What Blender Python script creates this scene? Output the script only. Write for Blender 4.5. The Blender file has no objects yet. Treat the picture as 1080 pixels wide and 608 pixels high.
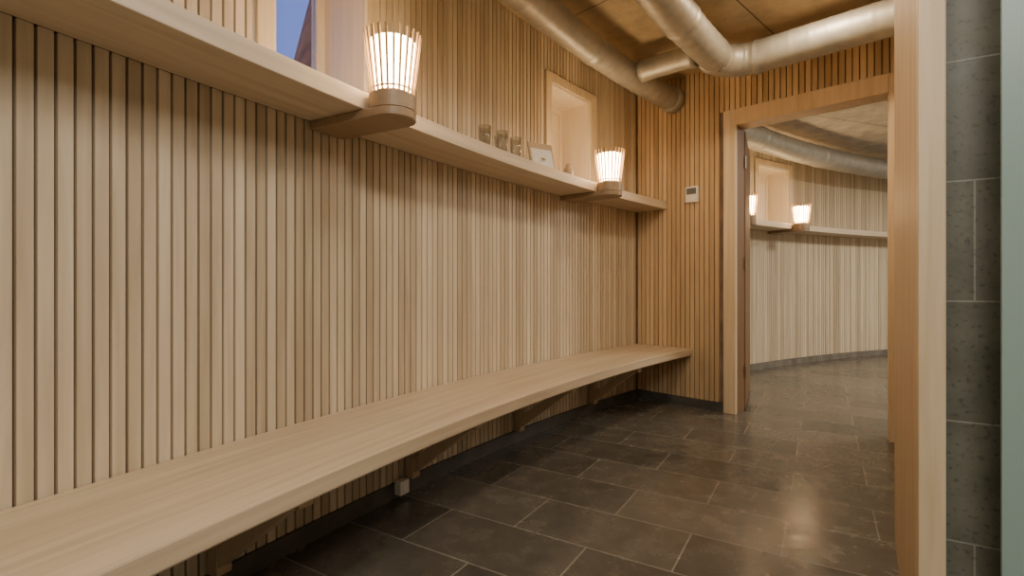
import bpy, bmesh, math, random
from mathutils import Vector
random.seed(4)
CX, CY = 1.04, 4.25            # corner of outer wall and end wall
R = 11.0
A0 = math.radians(135.5)
OX, OY = 8.886, -3.46          # centre of the circular building
NIN = (0.7133, -0.7009)
TAN = (0.7009, 0.7133)
CEIL = 2.55

def P(s, d, z=0.0):
    a = A0 - s / R
    return (OX + (R - d) * math.cos(a), OY + (R - d) * math.sin(a), z)

def frame(s, d=0.0):
    a = A0 - s / R
    o = P(s, d)
    return (o[0], o[1]), (-math.cos(a), -math.sin(a)), (math.sin(a), -math.cos(a))

# ------------------------------------------------------------------ materials
def newmat(name):
    m = bpy.data.materials.new(name); m.use_nodes = True
    nt = m.node_tree
    return m, nt, nt.nodes, nt.links, nt.nodes['Principled BSDF']

def ramp(N, c0, c1, p0=0.0, p1=1.0):
    r = N.new('ShaderNodeValToRGB')
    r.color_ramp.elements[0].position = p0; r.color_ramp.elements[0].color = (*c0, 1)
    r.color_ramp.elements[1].position = p1; r.color_ramp.elements[1].color = (*c1, 1)
    return r

def math_node(N, L, op, a, b=None):
    n = N.new('ShaderNodeMath'); n.operation = op
    for i, v in enumerate((a, b)):
        if v is None: continue
        if isinstance(v, (int, float)): n.inputs[i].default_value = v
        else: L.new(v, n.inputs[i])
    return n.outputs[0]

def wood(name, dark, light, mode='z', rough=0.55, knots=False, var=0.35):
    m, nt, N, L, bsdf = newmat(name)
    tc = N.new('ShaderNodeTexCoord'); geo = N.new('ShaderNodeNewGeometry')
    sep = N.new('ShaderNodeSeparateXYZ')
    L.new(tc.outputs['Object'], sep.inputs[0])
    comb = N.new('ShaderNodeCombineXYZ')
    x, y, z = sep.outputs
    rnd = geo.outputs['Random Per Island']
    off = math_node(N, L, 'MULTIPLY', rnd, 37.0)
    if mode == 'z':
        L.new(math_node(N, L, 'MULTIPLY', x, 28), comb.inputs[0])
        L.new(math_node(N, L, 'MULTIPLY', y, 28), comb.inputs[1])
        L.new(math_node(N, L, 'ADD', math_node(N, L, 'MULTIPLY', z, 1.6), off), comb.inputs[2])
    elif mode == 'arc':
        dx = math_node(N, L, 'SUBTRACT', x, OX); dy = math_node(N, L, 'SUBTRACT', y, OY)
        rr = math_node(N, L, 'SQRT', math_node(N, L, 'ADD', math_node(N, L, 'MULTIPLY', dx, dx), math_node(N, L, 'MULTIPLY', dy, dy)))
        an = math_node(N, L, 'ARCTAN2', dy, dx)
        L.new(math_node(N, L, 'ADD', math_node(N, L, 'MULTIPLY', an, 14.0), off), comb.inputs[0])
        L.new(math_node(N, L, 'MULTIPLY', rr, 30), comb.inputs[1])
        L.new(math_node(N, L, 'MULTIPLY', z, 30), comb.inputs[2])
    nz = N.new('ShaderNodeTexNoise'); nz.inputs['Scale'].default_value = 1.0
    nz.inputs['Detail'].default_value = 5; nz.inputs['Distortion'].default_value = 0.7
    L.new(comb.outputs[0], nz.inputs['Vector'])
    f = math_node(N, L, 'ADD', math_node(N, L, 'MULTIPLY', nz.outputs['Fac'], 1.0 - var), math_node(N, L, 'MULTIPLY', rnd, var))
    r = ramp(N, dark, light, 0.28, 0.78)
    L.new(f, r.inputs[0])
    L.new(r.outputs[0], bsdf.inputs['Base Color'])
    bsdf.inputs['Roughness'].default_value = rough
    bmp = N.new('ShaderNodeBump'); bmp.inputs['Strength'].default_value = 0.15; bmp.inputs['Distance'].default_value = 0.002
    L.new(nz.outputs['Fac'], bmp.inputs['Height']); L.new(bmp.outputs[0], bsdf.inputs['Normal'])
    return m

def flat(name, col, rough=0.5, metal=0.0, noise=0.0, nscale=8):
    m, nt, N, L, bsdf = newmat(name)
    bsdf.inputs['Base Color'].default_value = (*col, 1)
    bsdf.inputs['Roughness'].default_value = rough
    bsdf.inputs['Metallic'].default_value = metal
    if noise:
        tc = N.new('ShaderNodeTexCoord'); nz = N.new('ShaderNodeTexNoise')
        nz.inputs['Scale'].default_value = nscale; nz.inputs['Detail'].default_value = 6
        L.new(tc.outputs['Object'], nz.inputs['Vector'])
        a = tuple(c * (1 - noise) for c in col); b = tuple(min(1, c * (1 + noise)) for c in col)
        r = ramp(N, a, b, 0.3, 0.7); L.new(nz.outputs['Fac'], r.inputs[0])
        L.new(r.outputs[0], bsdf.inputs['Base Color'])
    return m

def tiles(name, c1, c2, grout, w, h, rot=0.0, vertical=False, rough=(0.22, 0.45), mortar=0.0035, shift=(0, 0), speck=0.7, bump=0.35, freq=2):
    m, nt, N, L, bsdf = newmat(name)
    tc = N.new('ShaderNodeTexCoord')
    if vertical:
        sep = N.new('ShaderNodeSeparateXYZ'); L.new(tc.outputs['Object'], sep.inputs[0])
        cb = N.new('ShaderNodeCombineXYZ'); L.new(sep.outputs[0], cb.inputs[0]); L.new(sep.outputs[2], cb.inputs[1])
        src = cb.outputs[0]
    else:
        src = tc.outputs['Object']
    mp = N.new('ShaderNodeMapping'); mp.inputs['Rotation'].default_value = (0, 0, rot)
    mp.inputs['Location'].default_value = (shift[0], shift[1], 0)
    L.new(src, mp.inputs['Vector'])
    bk = N.new('ShaderNodeTexBrick'); bk.offset = 0.5; bk.squash = 1.0; bk.offset_frequency = freq
    bk.inputs['Scale'].default_value = 1.0
    bk.inputs['Brick Width'].default_value = w; bk.inputs['Row Height'].default_value = h
    bk.inputs['Mortar Size'].default_value = mortar; bk.inputs['Mortar Smooth'].default_value = 0.2
    bk.inputs['Color1'].default_value = (*c1, 1); bk.inputs['Color2'].default_value = (*c2, 1)
    bk.inputs['Mortar'].default_value = (*grout, 1); bk.inputs['Bias'].default_value = 0.0
    L.new(mp.outputs[0], bk.inputs['Vector'])
    n1 = N.new('ShaderNodeTexNoise'); n1.inputs['Scale'].default_value = 7; n1.inputs['Detail'].default_value = 8
    n1.inputs['Roughness'].default_value = 0.65
    L.new(src, n1.inputs['Vector'])
    n2 = N.new('ShaderNodeTexNoise'); n2.inputs['Scale'].default_value = 85; n2.inputs['Detail'].default_value = 4
    L.new(src, n2.inputs['Vector'])
    r = ramp(N, (0.7, 0.7, 0.7), (1.25, 1.25, 1.25), 0.3, 0.75)
    L.new(n1.outputs['Fac'], r.inputs[0])
    r2 = ramp(N, (0.4, 0.4, 0.4), (1, 1, 1), 0.32, 0.44); L.new(n2.outputs['Fac'], r2.inputs[0])
    mx = N.new('ShaderNodeMix'); mx.data_type = 'RGBA'; mx.blend_type = 'MULTIPLY'; mx.inputs['Factor'].default_value = 1
    L.new(bk.outputs['Color'], mx.inputs[6]); L.new(r.outputs[0], mx.inputs[7])
    mx2 = N.new('ShaderNodeMix'); mx2.data_type = 'RGBA'; mx2.blend_type = 'MULTIPLY'; mx2.inputs['Factor'].default_value = speck
    L.new(mx.outputs[2], mx2.inputs[6]); L.new(r2.outputs[0], mx2.inputs[7])
    L.new(mx2.outputs[2], bsdf.inputs['Base Color'])
    mr = N.new('ShaderNodeMapRange'); mr.inputs['To Min'].default_value = rough[0]; mr.inputs['To Max'].default_value = rough[1]
    mr.inputs['From Min'].default_value = 0.3; mr.inputs['From Max'].default_value = 0.7
    L.new(n1.outputs['Fac'], mr.inputs['Value']); L.new(mr.outputs[0], bsdf.inputs['Roughness'])
    hs = math_node(N, L, 'SUBTRACT', math_node(N, L, 'MULTIPLY', n1.outputs['Fac'], 0.6), bk.outputs['Fac'])
    bmp = N.new('ShaderNodeBump'); bmp.inputs['Strength'].default_value = bump; bmp.inputs['Distance'].default_value = 0.002
    L.new(hs, bmp.inputs['Height']); L.new(bmp.outputs[0], bsdf.inputs['Normal'])
    return m

def emit(name, col, strength):
    m, nt, N, L, bsdf = newmat(name)
    bsdf.inputs['Base Color'].default_value = (*col, 1)
    bsdf.inputs['Emission Color'].default_value = (*col, 1)
    bsdf.inputs['Emission Strength'].default_value = strength
    return m

M_slat = wood('pine_slat_wood', (0.43, 0.34, 0.225), (0.74, 0.625, 0.455), 'z', var=0.4)
M_slat_end = wood('pine_slat_wood_warm_lit', (0.43, 0.29, 0.15), (0.71, 0.525, 0.305), 'z', var=0.4)  # same pine, with the warm light on the end wall put into its colour
M_back = flat('wood_backing', (0.23, 0.16, 0.10), 0.8, noise=0.3)
M_bench = wood('bench_wood', (0.46, 0.35, 0.225), (0.70, 0.575, 0.405), 'arc', 0.38, var=0.2)
M_shelf = wood('shelf_wood', (0.52, 0.42, 0.30), (0.72, 0.61, 0.46), 'arc', 0.5, var=0.2)
M_bracket = wood('bracket_wood', (0.40, 0.29, 0.18), (0.56, 0.42, 0.27), 'z')
M_frame = wood('frame_pine', (0.57, 0.44, 0.27), (0.77, 0.63, 0.43), 'z', 0.5, var=0.15)
M_jamb = wood('jamb_pine_warm', (0.50, 0.35, 0.19), (0.70, 0.52, 0.31), 'z', 0.5, var=0.15)
M_reveal = wood('window_reveal_wood', (0.70, 0.59, 0.45), (0.84, 0.75, 0.61), 'z', 0.5, var=0.1)
M_door = wood('brown_door_wood', (0.15, 0.078, 0.030), (0.25, 0.14, 0.062), 'z')
M_lampbase = wood('lamp_base_oak', (0.26, 0.175, 0.10), (0.38, 0.27, 0.165), 'arc', 0.4)
M_stave = wood('lamp_stave_wood', (0.40, 0.25, 0.11), (0.56, 0.36, 0.18), 'z', 0.5)
M_glow = emit('lamp_glow', (1.0, 0.71, 0.38), 38.0)
M_base = flat('dark_stone_skirting', (0.08, 0.075, 0.066), 0.5, noise=0.3)
M_base2 = flat('stone_skirting', (0.16, 0.14, 0.115), 0.5, noise=0.3)
M_floor = tiles('slate_floor_tiles', (0.135, 0.116, 0.090), (0.075, 0.066, 0.052), (0.24, 0.215, 0.17), 0.6, 0.3, rot=math.radians(31.2), shift=(0.12, 0.1), rough=(0.14, 0.34), mortar=0.0033, bump=0.4, speck=0.25)
M_stone = tiles('stone_wall_tiles', (0.15, 0.15, 0.115), (0.122, 0.122, 0.094), (0.28, 0.28, 0.23), 0.6, 0.285, vertical=True, rough=(0.35, 0.6), shift=(-0.412, -0.045), mortar=0.0022, speck=0.65, freq=3)
M_ceil = tiles('ceiling_plywood', (0.50, 0.39, 0.24), (0.44, 0.34, 0.205), (0.12, 0.09, 0.05), 2.4, 1.2, rot=math.radians(-44), rough=(0.35, 0.5), mortar=0.005, speck=0.2)
M_ceilfar = tiles('ceiling_concrete', (0.66, 0.60, 0.50), (0.60, 0.54, 0.45), (0.26, 0.22, 0.18), 1.2, 1.2, rot=math.radians(-20), rough=(0.5, 0.7), mortar=0.006, speck=0.25)
M_duct = flat('galvanised_steel', (0.42, 0.40, 0.35), 0.5, 0.5, noise=0.12, nscale=14)
M_white = flat('white_plastic', (0.75, 0.73, 0.68), 0.4)
M_dark = flat('dark_display', (0.12, 0.13, 0.12), 0.25)
M_plaster = flat('warm_plaster', (0.66, 0.60, 0.51), 0.8, noise=0.06)
M_paper = flat('paper', (0.80, 0.78, 0.72), 0.7, noise=0.08, nscale=60)
M_steel = flat('brushed_steel', (0.5, 0.5, 0.5), 0.3, 1.0)
M_rock = flat('exterior_timber', (0.62, 0.20, 0.055), 0.85, noise=0.4, nscale=6)

m, nt, N, L, bsdf = newmat('frosted_glass')
bsdf.inputs['Base Color'].default_value = (0.35, 0.49, 0.45, 1); bsdf.inputs['Roughness'].default_value = 0.35
bsdf.inputs['Transmission Weight'].default_value = 0.25
M_frost = m
def thin_glass(name, base):
    m, nt, N, L, bsdf = newmat(name)
    tr = N.new('ShaderNodeBsdfTransparent'); tr.inputs[0].default_value = (0.97, 0.98, 0.97, 1)
    gl = N.new('ShaderNodeBsdfGlossy'); gl.inputs['Roughness'].default_value = 0.03
    lw = N.new('ShaderNodeLayerWeight'); lw.inputs['Blend'].default_value = base
    mxs = N.new('ShaderNodeMixShader'); L.new(lw.outputs['Facing'], mxs.inputs[0])
    L.new(tr.outputs[0], mxs.inputs[1]); L.new(gl.outputs[0], mxs.inputs[2])
    L.new(mxs.outputs[0], nt.nodes['Material Output'].inputs['Surface'])
    return m
M_glass = thin_glass('clear_glass', 0.4)
M_pane = thin_glass('window_pane', 0.05)

# ------------------------------------------------------------------ builder
class B:
    def __init__(self): self.v = []; self.f = []; self.m = []; self.mats = []; self.smooth = []
    def mi(self, mat):
        if mat not in self.mats: self.mats.append(mat)
        return self.mats.index(mat)
    def hexa(self, p, mat):
        b = len(self.v); self.v += p; k = self.mi(mat)
        for f in ((0, 3, 2, 1), (4, 5, 6, 7), (0, 1, 5, 4), (1, 2, 6, 5), (2, 3, 7, 6), (3, 0, 4, 7)):
            self.f.append([b + i for i in f]); self.m.append(k); self.smooth.append(False)
    def abox(self, s0, s1, d0, d1, z0, z1, mat, step=0.2):
        n = max(1, int(math.ceil((s1 - s0) / step))); b = len(self.v); k = self.mi(mat)
        for i in range(n + 1):
            s = s0 + (s1 - s0) * i / n
            self.v += [P(s, d0, z0), P(s, d1, z0), P(s, d1, z1), P(s, d0, z1)]
        for i in range(n):
            a = b + 4 * i
            for j in range(4):
                self.f.append([a + j, a + (j + 1) % 4, a + 4 + (j + 1) % 4, a + 4 + j]); self.m.append(k); self.smooth.append(False)
        self.f.append([b, b + 3, b + 2, b + 1]); self.m.append(k); self.smooth.append(False)
        e = b + 4 * n
        self.f.append([e, e + 1, e + 2, e + 3]); self.m.append(k); self.smooth.append(False)
    def obox(self, fr, x0, x1, y0, y1, z0, z1, mat):
        o, ax, ay = fr
        q = lambda x, y, z: (o[0] + ax[0] * x + ay[0] * y, o[1] + ax[1] * x + ay[1] * y, z)
        self.hexa([q(x0, y0, z0), q(x1, y0, z0), q(x1, y1, z0), q(x0, y1, z0), q(x0, y0, z1), q(x1, y0, z1), q(x1, y1, z1), q(x0, y1, z1)], mat)
    def prism(self, fr, prof, y0, y1, mat):
        """prof: (x,z) polygon, extruded along the y axis of fr"""
        o, ax, ay = fr; b = len(self.v); n = len(prof); k = self.mi(mat)
        for y in (y0, y1):
            for (x, z) in prof:
                self.v.append((o[0] + ax[0] * x + ay[0] * y, o[1] + ax[1] * x + ay[1] * y, z))
        self.f.append([b + i for i in range(n)]); self.f.append([b + n + i for i in reversed(range(n))])
        for i in range(n): self.f.append([b + i, b + (i + 1) % n, b + n + (i + 1) % n, b + n + i])
        self.m += [k] * (n + 2); self.smooth += [False] * (n + 2)
    def plate(self, fr, poly, z0, z1, mat):
        """poly in (x,y) of fr"""
        o, ax, ay = fr; b = len(self.v); n = len(poly); k = self.mi(mat)
        for z in (z0, z1):
            for (x, y) in poly:
                self.v.append((o[0] + ax[0] * x + ay[0] * y, o[1] + ax[1] * x + ay[1] * y, z))
        self.f.append([b + i for i in range(n)]); self.f.append([b + n + i for i in reversed(range(n))])
        for i in range(n): self.f.append([b + i, b + (i + 1) % n, b + n + (i + 1) % n, b + n + i])
        self.m += [k] * (n + 2); self.smooth += [False] * (n + 2)
    def lathe(self, c, prof, mat, n=32, closed=True):
        b = len(self.v); k = self.mi(mat)
        for (r, z) in prof:
            for i in range(n):
                a = 2 * math.pi * i / n
                self.v.append((c[0] + r * math.cos(a), c[1] + r * math.sin(a), c[2] + z))
        for j in range(len(prof) - 1):
            for i in range(n):
                self.f.append([b + j * n + i, b + j * n + (i + 1) % n, b + (j + 1) * n + (i + 1) % n, b + (j + 1) * n + i])
                self.m.append(k); self.smooth.append(True)
        if closed:
            self.f.append([b + i for i in reversed(range(n))]); self.f.append([b + (len(prof) - 1) * n + i for i in range(n)])
            self.m += [k, k]; self.smooth += [False, False]
    def sweep(self, path, radii, mat, n=28):
        b = len(self.v); k = self.mi(mat); m_ = len(path)
        for i, p in enumerate(path):
            a = Vector(path[max(0, i - 1)]); c = Vector(path[min(m_ - 1, i + 1)])
            t = (c - a); t.normalize()
            up = Vector((0, 0, 1)); side = t.cross(up)
            if side.length < 1e-3: side = Vector((1, 0, 0))
            side.normalize(); u2 = side.cross(t)
            for j in range(n):
                an = 2 * math.pi * j / n
                q = Vector(p) + (side * math.cos(an) + u2 * math.sin(an)) * radii[i]
                self.v.append(tuple(q))
        for i in range(m_ - 1):
            for j in range(n):
                self.f.append([b + i * n + j, b + i * n + (j + 1) % n, b + (i + 1) * n + (j + 1) % n, b + (i + 1) * n + j])
                self.m.append(k); self.smooth.append(True)
        self.f.append([b + j for j in reversed(range(n))]); self.f.append([b + (m_ - 1) * n + j for j in range(n)])
        self.m += [k, k]; self.smooth += [False, False]
    def done(self, name, bevel=0.0, parent=None):
        me = bpy.data.meshes.new(name); me.from_pydata(self.v, [], self.f)
        for mt in self.mats: me.materials.append(mt)
        for i, p in enumerate(me.polygons):
            p.material_index = self.m[i]; p.use_smooth = self.smooth[i]
        bm = bmesh.new(); bm.from_mesh(me); bmesh.ops.recalc_face_normals(bm, faces=bm.faces); bm.to_mesh(me); bm.free()
        ob = bpy.data.objects.new(name, me); bpy.context.collection.objects.link(ob)
        if bevel:
            md = ob.modifiers.new('bevel', 'BEVEL'); md.width = bevel; md.segments = 2; md.limit_method = 'ANGLE'; md.angle_limit = math.radians(40)
        if parent: ob.parent = parent
        return ob

def empty(name, loc=(0, 0, 0)):
    e = bpy.data.objects.new(name, None); bpy.context.collection.objects.link(e); return e

EW = ((CX, CY), NIN, TAN)      # end wall frame: x along wall into the room, y through the wall
S_MIN, S_MAX = -8.2, 8.6
EWT = 0.14                     # end wall thickness

# ------------------------------------------------------------------ floor / ceiling
def sector(name, s0, s1, z0, z1, mat, dout=-0.30, din=8.0):
    b = B(); b.abox(s0, s1, dout, din, z0, z1, mat, 0.25); return b.done(name)
sector('floor', S_MIN, S_MAX, -0.15, 0.0, M_floor)
sector('ceiling', S_MIN, 0.07, CEIL, CEIL + 0.15, M_ceil)
sector('ceiling_far_room', 0.07, S_MAX, CEIL, CEIL + 0.15, M_ceilfar)

# ------------------------------------------------------------------ windows list (s0,s1)
WZ0, WZ1 = 1.595, 2.27
wins = [(-5.10, -4.62), (-3.14, -2.70), (-1.195, -0.69), (1.10, 1.60), (2.17, 2.78), (6.2, 6.75)]
CAS = 0.058

# left (outer) wall backing with real window openings
b = B()
b.abox(S_MIN, S_MAX, -0.28, -0.02, 0, WZ0, M_back)
b.abox(S_MIN, S_MAX, -0.28, -0.02, WZ1, CEIL, M_back)
prev = S_MIN
for (a, c) in wins:
    b.abox(prev, a, -0.28, -0.02, WZ0, WZ1, M_back); prev = c
b.abox(prev, S_MAX, -0.28, -0.02, WZ0, WZ1, M_back)
wall_left = b.done('wall_left')

# slat cladding
pitch, sw = 0.0378, 0.0302
b = B()
s = S_MIN + 0.02
while s < S_MAX - 0.05:
    if not (-0.015 < s + sw and s < EWT + 0.005):
        z0 = 0.07
        b.abox(s, s + sw, -0.019, random.uniform(-0.0012, 0.0), z0, 1.535, M_slat, 1)
        blocked = [w for w in wins if s + sw > w[0] - CAS and s < w[1] + CAS]
        if blocked:
            b.abox(s, s + sw, -0.019, 0, WZ1 + CAS, CEIL, M_slat, 1)
        else:
            b.abox(s, s + sw, -0.019, 0, 1.595, CEIL, M_slat, 1)
    s += pitch
b.done('slat_cladding_left', parent=wall_left)
b = B(); b.abox(S_MIN, -0.02, -0.019, 0.008, 0, 0.068, M_base); b.done('baseboard_left')
b = B(); b.abox(EWT + 0.02, S_MAX, -0.019, 0.006, 0, 0.068, M_base2); b.done('baseboard_far_room')

# windows
for i, (a, c) in enumerate(wins):
    b = B(); t = 0.018
    b.abox(a, a + t, -0.28, 0.002, WZ0, WZ1, M_reveal)
    b.abox(c - t, c, -0.28, 0.002, WZ0, WZ1, M_reveal)
    b.abox(a, c, -0.28, 0.002, WZ1 - t, WZ1, M_reveal)
    b.abox(a, c, -0.28, -0.02, WZ0, WZ0 + t, M_reveal)
    b.abox(a - CAS, a, -0.019, 0.012, WZ0, WZ1 + CAS, M_frame)
    b.abox(c, c + CAS, -0.019, 0.012, WZ0, WZ1 + CAS, M_frame)
    b.abox(a, c, -0.019, 0.012, WZ1, WZ1 + CAS, M_frame)
    f = 0.04                                       # sash
    b.abox(a + t, a + t + f, -0.27, -0.235, WZ0 + t, WZ1 - t, M_reveal)
    b.abox(c - t - f, c - t, -0.27, -0.235, WZ0 + t, WZ1 - t, M_reveal)
    b.abox(a + t + f, c - t - f, -0.27, -0.235, WZ0 + t, WZ0 + t + f, M_reveal)
    b.abox(a + t + f, c - t - f, -0.27, -0.235, WZ1 - t - f, WZ1 - t, M_reveal)
    if i >= 2:      # blind timber panel: these are light niches
        b.abox(a + t + f, c - t - f, -0.262, -0.245, WZ0 + t + f, WZ1 - t - f, M_reveal)
    else:
        b.abox(a + t + f, c - t - f, -0.256, -0.250, WZ0 + t + f, WZ1 - t - f, M_pane)
    b.done('window_%d' % (i + 1))

# ------------------------------------------------------------------ end wall with doorway
D0, D1, DH = 0.805, 1.70, 2.085
b = B()
b.obox(EW, -0.02, D0 - 0.02, 0.02, EWT, 0, CEIL, M_back)
b.obox(EW, D0 - 0.02, D1 + 0.02, 0.02, EWT, DH + 0.02, CEIL, M_back)
b.obox(EW, D1 + 0.02, 4.2, 0.02, EWT, 0, CEIL, M_back)
wall_end = b.done('wall_end')
b = B(); x = 0.006
while x < 1.80:
    x1 = x + sw
    if x1 < 0.716: b.obox(EW, x, x1, 0.0, 0.019, 0.07, CEIL, M_slat_end)
    elif x1 < 1.80: b.obox(EW, x, x1, 0.0, 0.019, DH + 0.118, CEIL, M_slat_end)
    x += pitch
b.done('slat_cladding_end', parent=wall_end)
b = B(); b.obox(EW, 0.01, 0.714, -0.006, 0.019, 0, 0.068, M_base); b.done('baseboard_end')
b = B()
b.obox(EW, 0.718, D0, -0.016, 0.02, 0, DH + 0.115, M_frame)
b.obox(EW, D1, 1.785, -0.016, 0.02, 0, DH + 0.115, M_jamb)
b.obox(EW, D0, D1, -0.016, 0.02, DH, DH + 0.115, M_jamb)
b.obox(EW, D0 - 0.02, D0, 0.02, EWT + 0.015, 0, DH, M_door)
b.obox(EW, D1, D1 + 0.02, 0.02, EWT + 0.015, 0, DH, M_jamb)
b.obox(EW, D0 - 0.02, D1 + 0.02, 0.02, EWT + 0.015, DH, DH + 0.02, M_jamb)
b.obox(EW, D1 - 0.014, D1, 0.045, 0.09, 0, DH, M_frame)      # stop
b.done('trim_door_frame', 0.003)
# open door leaf
H = (CX + NIN[0] * (D0 + 0.006) + TAN[0] * (EWT + 0.02), CY + NIN[1] * (D0 + 0.006) + TAN[1] * (EWT + 0.02))
v = Vector((0.455, 0.890)).normalized()
DL = (H, (v.x, v.y), (-v.y, v.x))
b = B()
b.obox(DL, 0, 0.84, 0, 0.042, 0.01, DH - 0.01, M_door)
for z in (0.25, 1.05, 1.80): b.obox(DL, -0.012, 0.01, -0.006, 0.0, z, z + 0.09, M_steel)
b.done('door_1', 0.002)

# ------------------------------------------------------------------ right side
b = B(); b.abox(-2.60, -0.018, 1.81, 1.93, 0, CEIL, M_jamb); b.done('wall_right')
b = B()
fr = frame(-2.60)
b.obox(fr, 1.805, 1.857, -0.045, 0.0, 0, CEIL, M_frame)
b.done('trim_post', 0.003)
# stone tiled wall (own local coordinates so the tiles run with the wall)
def local_box(name, fr, x0, x1, y0, y1, z0, z1, mat):
    bb = B(); bb.obox(((0, 0), (1, 0), (0, 1)), x0, x1, y0, y1, z0, z1, mat)
    ob = bb.done(name); ob.location = (fr[0][0], fr[0][1], 0)
    ob.rotation_euler = (0, 0, math.atan2(fr[1][1], fr[1][0])); return ob
ws = local_box('wall_stone', fr, 1.858, 4.2, -0.02, 0.0, 0, CEIL, M_stone)
b = B()
b.obox(fr, 1.938, 2.85, -0.115, -0.105, 0.02, 2.35, M_frost)
b.obox(fr, 1.934, 1.99, -0.13, -0.09, 0.05, 0.11, M_steel)
b.obox(fr, 1.96, 1.98, -0.0905, -0.021, 0.07, 0.09, M_steel)
b.obox(fr, 1.934, 1.99, -0.13, -0.09, 2.05, 2.11, M_steel)
b.obox(fr, 1.96, 1.98, -0.0905, -0.021, 2.07, 2.09, M_steel)
b.obox(fr, 1.96, 1.98, -0.12, -0.10, 0.0, 0.05, M_steel)
b.done('frosted_glass_door')
# walls behind the camera
W = ((0, 0), (1, 0), (0, 1))
b = B(); b.obox(W, -2.3, 3.4, -2.75, -2.6, 0, CEIL, M_plaster); b.done('wall_back')
b = B(); b.obox(W, 3.05, 3.17, -2.6, 0.02, 0, CEIL, M_plaster); b.done('wall_right_side')
# far room inner walls
b = B(); b.abox(EWT + 0.1, S_MAX, 4.0, 4.15, 0, CEIL, M_plaster); b.done('wall_far_inner')
b = B(); b.abox(S_MAX - 0.12, S_MAX, 0.0, 4.0, 0, CEIL, M_plaster); b.done('wall_far_end')

# ------------------------------------------------------------------ bench, shelf
BT, BB, BD = 0.447, 0.393, 0.475
def bench(name, s0, s1, brs):
    root = empty(name)
    b = B(); b.abox(s0, s1, 0.001, BD, BB, BT, M_bench, 0.12); b.done('seat', 0.006, root)
    for k, s in enumerate(brs):
        f = frame(s); b = B()
        b.obox(f, 0.010, 0.055, -0.024, 0.024, 0.075, BB, M_bracket)
        b.obox(f, 0.055, 0.40, -0.024, 0.024, BB - 0.05, BB - 0.001, M_bracket)
        b.prism(f, [(0.055, 0.10), (0.055, 0.165), (0.30, BB - 0.05), (0.375, BB - 0.05)], -0.020, 0.020, M_bracket)
        b.done('bracket_%d' % (k + 1), 0.002, root)
bench('wooden_bench', -6.6, -0.004, [-0.70, -1.58, -2.46, -3.34, -4.22, -5.1, -6.0])

b = B(); b.abox(-7.2, -0.004, 0.0005, 0.268, 1.535, 1.595, M_shelf, 0.12); b.done('wall_shelf', 0.003)
b = B(); b.abox(EWT + 0.02, 8.4, 0.0005, 0.268, 1.535, 1.595, M_shelf, 0.12); b.done('wall_shelf', 0.003)

# ------------------------------------------------------------------ lamps
def lamp(s, k):
    root = empty('shelf_lamp')
    f = frame(s); dc = 0.33; rw = 0.080
    poly = [(0.003, -rw), (dc, -rw)] + [(dc + rw * math.sin(a), -rw * math.cos(a)) for a in [math.pi * i / 20 for i in range(1, 20)]] + [(dc, rw), (0.003, rw)]
    b = B(); b.plate(f, poly, 1.504, 1.534, M_lampbase); b.done('tongue', 0.004, root)
    c = P(s, dc)
    cut = 0.2685 - dc
    b = B()
    # round base, flat where it butts against the shelf front
    pts = []
    for i in range(48):
        a = 2 * math.pi * i / 48
        x = math.cos(a) * rw; y = math.sin(a) * rw
        pts.append((dc + max(x, cut + 0.001), y))
    b.plate(f, pts, 1.5345, 1.588, M_lampbase)
    b.lathe((c[0], c[1], 0), [(0.060, 1.588), (0.060, 1.60)], M_lampbase, 32)
    b.done('base', 0.002, root)
    b = B()
    b.lathe((c[0], c[1], 0), [(0.052, 1.598), (0.060, 1.602), (0.080, 1.770), (0.076, 1.775)], M_glow, 28)
    b.done('glowing_diffuser', 0, root)
    b = B(); n = 24
    for i in range(n):
        a = 2 * math.pi * i / n
        ca, sa = math.cos(a), math.sin(a)
        r0, r1 = 0.070, 0.096; w0, w1 = 0.0034, 0.0043; th = 0.003
        ps = []
        for (r, z, w) in ((r0, 1.590, w0), (r1, 1.80, w1)):
            for (dr, dw) in ((-th, -w), (th, -w), (th, w), (-th, w)):
                ps.append((c[0] + (r + dr) * ca - dw * sa, c[1] + (r + dr) * sa + dw * ca, z))
        b.hexa(ps, M_stave)
    # retaining ring
    for (r, z) in ((0.0695, 1.606),):
        b.lathe((c[0], c[1], 0), [(r - 0.003, z), (r, z), (r, z + 0.005), (r - 0.003, z + 0.005), (r - 0.003, z)], M_stave, 36, False)
    b.done('staves', 0, root)
for k, s in enumerate([-4.86, -2.905, -1.0, 1.35, 2.45]): lamp(s, k)

# ------------------------------------------------------------------ ducts
def ribbed(path_fn, length, r, seg=0.012, rib=0.10):
    n = int(length / seg); path = []; rad = []
    for i in range(n + 1):
        l = length * i / n; path.append(path_fn(l)); 
        ph = (l % rib) / rib
        collar = (l % 1.25) < 0.05
        rad.append(r + (0.006 if collar else (0.0022 if ph < 0.13 else 0.0)))
    return path, rad
Z1 = 2.375
root = empty('ventilation_duct')
b = B()
pa, ra = ribbed(lambda l: P(-7.5 + l * 1.0, 0.33, Z1), 7.46, 0.084)
b.sweep(pa, ra, M_duct)
b.sweep([P(-0.10, 0.33, Z1), P(-0.004, 0.33, Z1)], [0.094, 0.094], M_duct)
b.done('duct_run', 0, root)
# cross branch
b = B()
q0, q1 = P(-0.72, 0.42, Z1), P(-0.72, 0.79, Z1)
b.sweep([tuple(q0[i] + (q1[i] - q0[i]) * t / 12 for i in range(3)) for t in range(13)], [0.074 if t in (0, 1, 11, 12) else 0.068 for t in range(13)], M_duct)
b.done('cross_branch', 0, root)
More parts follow.
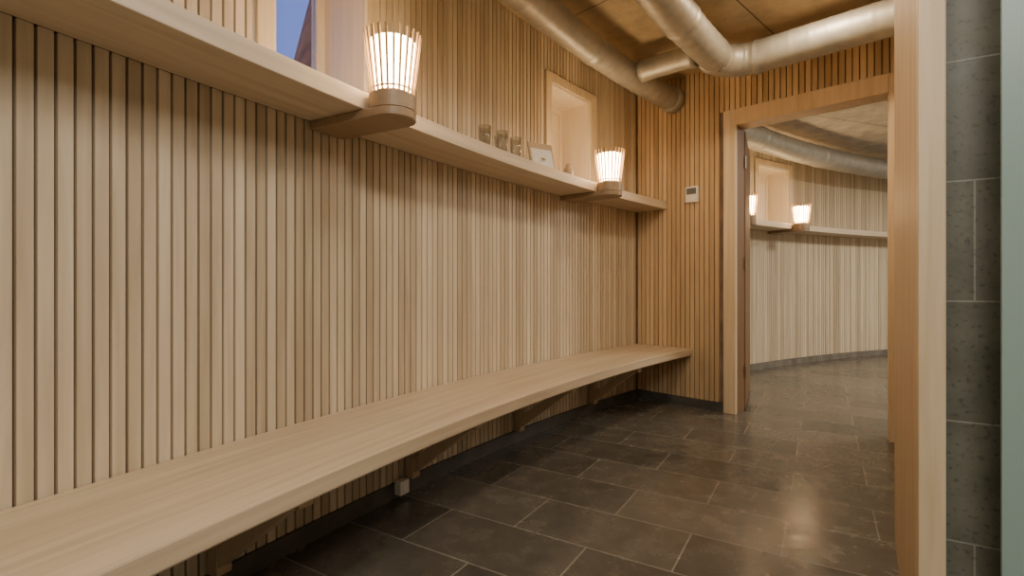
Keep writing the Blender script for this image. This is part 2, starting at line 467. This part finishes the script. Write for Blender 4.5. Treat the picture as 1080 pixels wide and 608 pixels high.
# second run: arc then elbow along end wall
root2 = empty('ventilation_duct')
E = 0.37; er = 0.20; d2 = 0.88
sE = -(E + er) * (R / (R - d2))
path = []; rad = []
n = 560
for i in range(n):
    s = -7.5 + (sE + 7.5) * i / n; path.append(P(s, d2, Z1))
    l = 7.5 + s; rad.append(0.098 + (0.006 if (l % 1.25) < 0.05 else (0.0022 if (l % 0.1) < 0.013 else 0)))
o, ax, ay = EW
q = lambda x, y: (o[0] + ax[0] * x + ay[0] * y, o[1] + ax[1] * x + ay[1] * y, Z1)
ne = 24
for i in range(ne + 1):
    a = math.pi / 2 * i / ne
    path.append(q(d2 + er - er * math.cos(a), -(E + er) + er * math.sin(a)))
    rad.append(0.104 if i in (0, 1, ne - 1, ne) else (0.1015 if i % 6 == 0 else 0.098))
ln = 1.80 - (d2 + er)
nn = 60
for i in range(1, nn + 1):
    l = ln * i / nn; path.append(q(d2 + er + l, -E)); rad.append(0.098 + (0.0022 if (l % 0.1) < 0.013 else 0))
b = B(); b.sweep(path, rad, M_duct); b.done('duct_run', 0, root2)
# far room ducts
root3 = empty('ventilation_duct')
b = B(); pa, ra = ribbed(lambda l: P(EWT + 0.02 + l, 0.40, 2.33), 7.8, 0.11); b.sweep(pa, ra, M_duct); b.done('duct_run', 0, root3)

# ------------------------------------------------------------------ small things
b = B()
b.obox(EW, 0.43, 0.53, -0.026, -0.0005, 1.565, 1.685, M_white)
b.obox(EW, 0.442, 0.518, -0.029, -0.026, 1.625, 1.672, M_dark)
b.obox(EW, 0.445, 0.475, -0.030, -0.026, 1.585, 1.600, M_paper)
b.obox(EW, 0.485, 0.515, -0.030, -0.026, 1.585, 1.600, M_paper)
b.done('thermostat', 0.003)
fo = frame(-2.52)
b = B(); b.obox(fo, 0.009, 0.045, -0.03, 0.025, 0.02, 0.08, M_white); b.obox(fo, 0.045, 0.048, -0.015, 0.01, 0.035, 0.065, M_paper); b.done('power_outlet', 0.004)

for (s, d) in ((-2.12, 0.19), (-2.04, 0.13), (-2.00, 0.21), (-1.93, 0.15), (-1.86, 0.20)):
    c = P(s, d); b = B(); h = 0.115
    b.lathe((c[0], c[1], 1.596), [(0.0, 0.0), (0.026, 0), (0.033, h), (0.031, h), (0.0245, 0.012), (0.0, 0.012)], M_glass, 28, False)
    b.done('drinking_glass')
def leaning(b, fr, x, w, h, y_off, mat, th=0.012, inset=0.0, dy=0.0):
    # panel leaning back towards the wall: x = distance from wall at foot
    o_, ax_, ay_ = fr
    lean = 0.05
    pts = []
    for (z, dx) in ((1.597 + inset, x), (1.597 + h - inset, x - lean)):
        for (ddx, yy) in ((dy, -w / 2 + inset), (dy + th, -w / 2 + inset), (dy + th, w / 2 - inset), (dy, w / 2 - inset)):
            X = dx + ddx; Y = yy + y_off
            pts.append((o_[0] + ax_[0] * X + ay_[0] * Y, o_[1] + ax_[1] * X + ay_[1] * Y, z))
    b.hexa(pts, mat)
# certificate is turned towards the room
def rot_frame(fr, deg):
    o_, ax_, ay_ = fr; a = math.radians(deg); ca, sa = math.cos(a), math.sin(a)
    return o_, (ax_[0] * ca - ax_[1] * sa, ax_[0] * sa + ax_[1] * ca), (ay_[0] * ca - ay_[1] * sa, ay_[0] * sa + ay_[1] * ca)
cpos = P(-1.50, 0.15)
fo = rot_frame(((cpos[0], cpos[1]), frame(-1.50)[1], frame(-1.50)[2]), -22)
b = B(); leaning(b, fo, 0.0, 0.17, 0.185, 0, M_bracket); leaning(b, fo, 0.0, 0.17, 0.185, 0, M_paper, 0.002, 0.012, 0.0122)
leaning(b, fo, 0.0, 0.17, 0.185, 0, M_lampbase, 0.001, 0.074, 0.0145)
b.done('framed_certificate')
c = P(-1.33, 0.22); b = B()
b.lathe((c[0], c[1], 1.596), [(0.0, 0), (0.022, 0), (0.030, 0.02), (0.026, 0.045), (0.014, 0.06), (0.016, 0.075), (0.012, 0.075), (0.01, 0.06), (0.0, 0.055)], M_bracket, 24, False)
b.done('small_vase')
c = P(-1.25, 0.17); b = B()
b.lathe((c[0], c[1], 1.596), [(0.0, 0), (0.03, 0), (0.034, 0.05), (0.031, 0.05), (0.026, 0.01), (0.0, 0.01)], M_paper, 24, False)
b.done('ceramic_cup')

# exterior timber tower seen through the window
b = B(); b.lathe((-1.22, 5.6, -1.0), [(2.0, 0), (1.05, 4.3), (0.75, 5.6), (0.3, 6.2)], M_rock, 40); b.done('exterior_tower')

# ------------------------------------------------------------------ lights
def area(name, loc, size, energy, col, rot=(0, 0, 0), sy=None):
    l = bpy.data.lights.new(name, 'AREA'); l.energy = energy; l.color = col; l.size = size
    if sy: l.shape = 'RECTANGLE'; l.size_y = sy
    o = bpy.data.objects.new(name, l); o.location = loc; o.rotation_euler = rot; bpy.context.collection.objects.link(o); return o
area('ceiling_fill', (0.3, -0.9, 2.5), 1.2, 66, (1.0, 0.95, 0.87))  # this and the next two: unseen area lights added to fill the near room
area('ceiling_fill', (0.55, 1.2, 2.52), 0.5, 20, (1.0, 0.90, 0.77))
p = P(-0.9, 1.45); area('ceiling_fill', (p[0], p[1], 2.53), 0.2, 15, (1.0, 0.78, 0.52))
p = P(2.5, 2.6); area('far_room_fill', (p[0], p[1], 2.5), 0.8, 88, (1.0, 0.92, 0.80))  # unseen pair of area lights, added out of view to brighten the far room
p = P(5.5, 2.6); area('far_room_fill', (p[0], p[1], 2.5), 0.8, 80, (1.0, 0.92, 0.80))

w = bpy.data.worlds.new('dusk_sky'); bpy.context.scene.world = w; w.use_nodes = True
bg = w.node_tree.nodes['Background']; bg.inputs[0].default_value = (0.17, 0.25, 0.70, 1); bg.inputs[1].default_value = 1.2

cam = bpy.data.cameras.new('camera'); co = bpy.data.objects.new('camera', cam); bpy.context.collection.objects.link(co)
co.location = (0, 0, 0.94); co.rotation_euler = (math.radians(90), 0, 0)
cam.sensor_width = 36; cam.lens = 18; cam.shift_y = -0.0037; cam.clip_start = 0.02
bpy.context.scene.camera = co
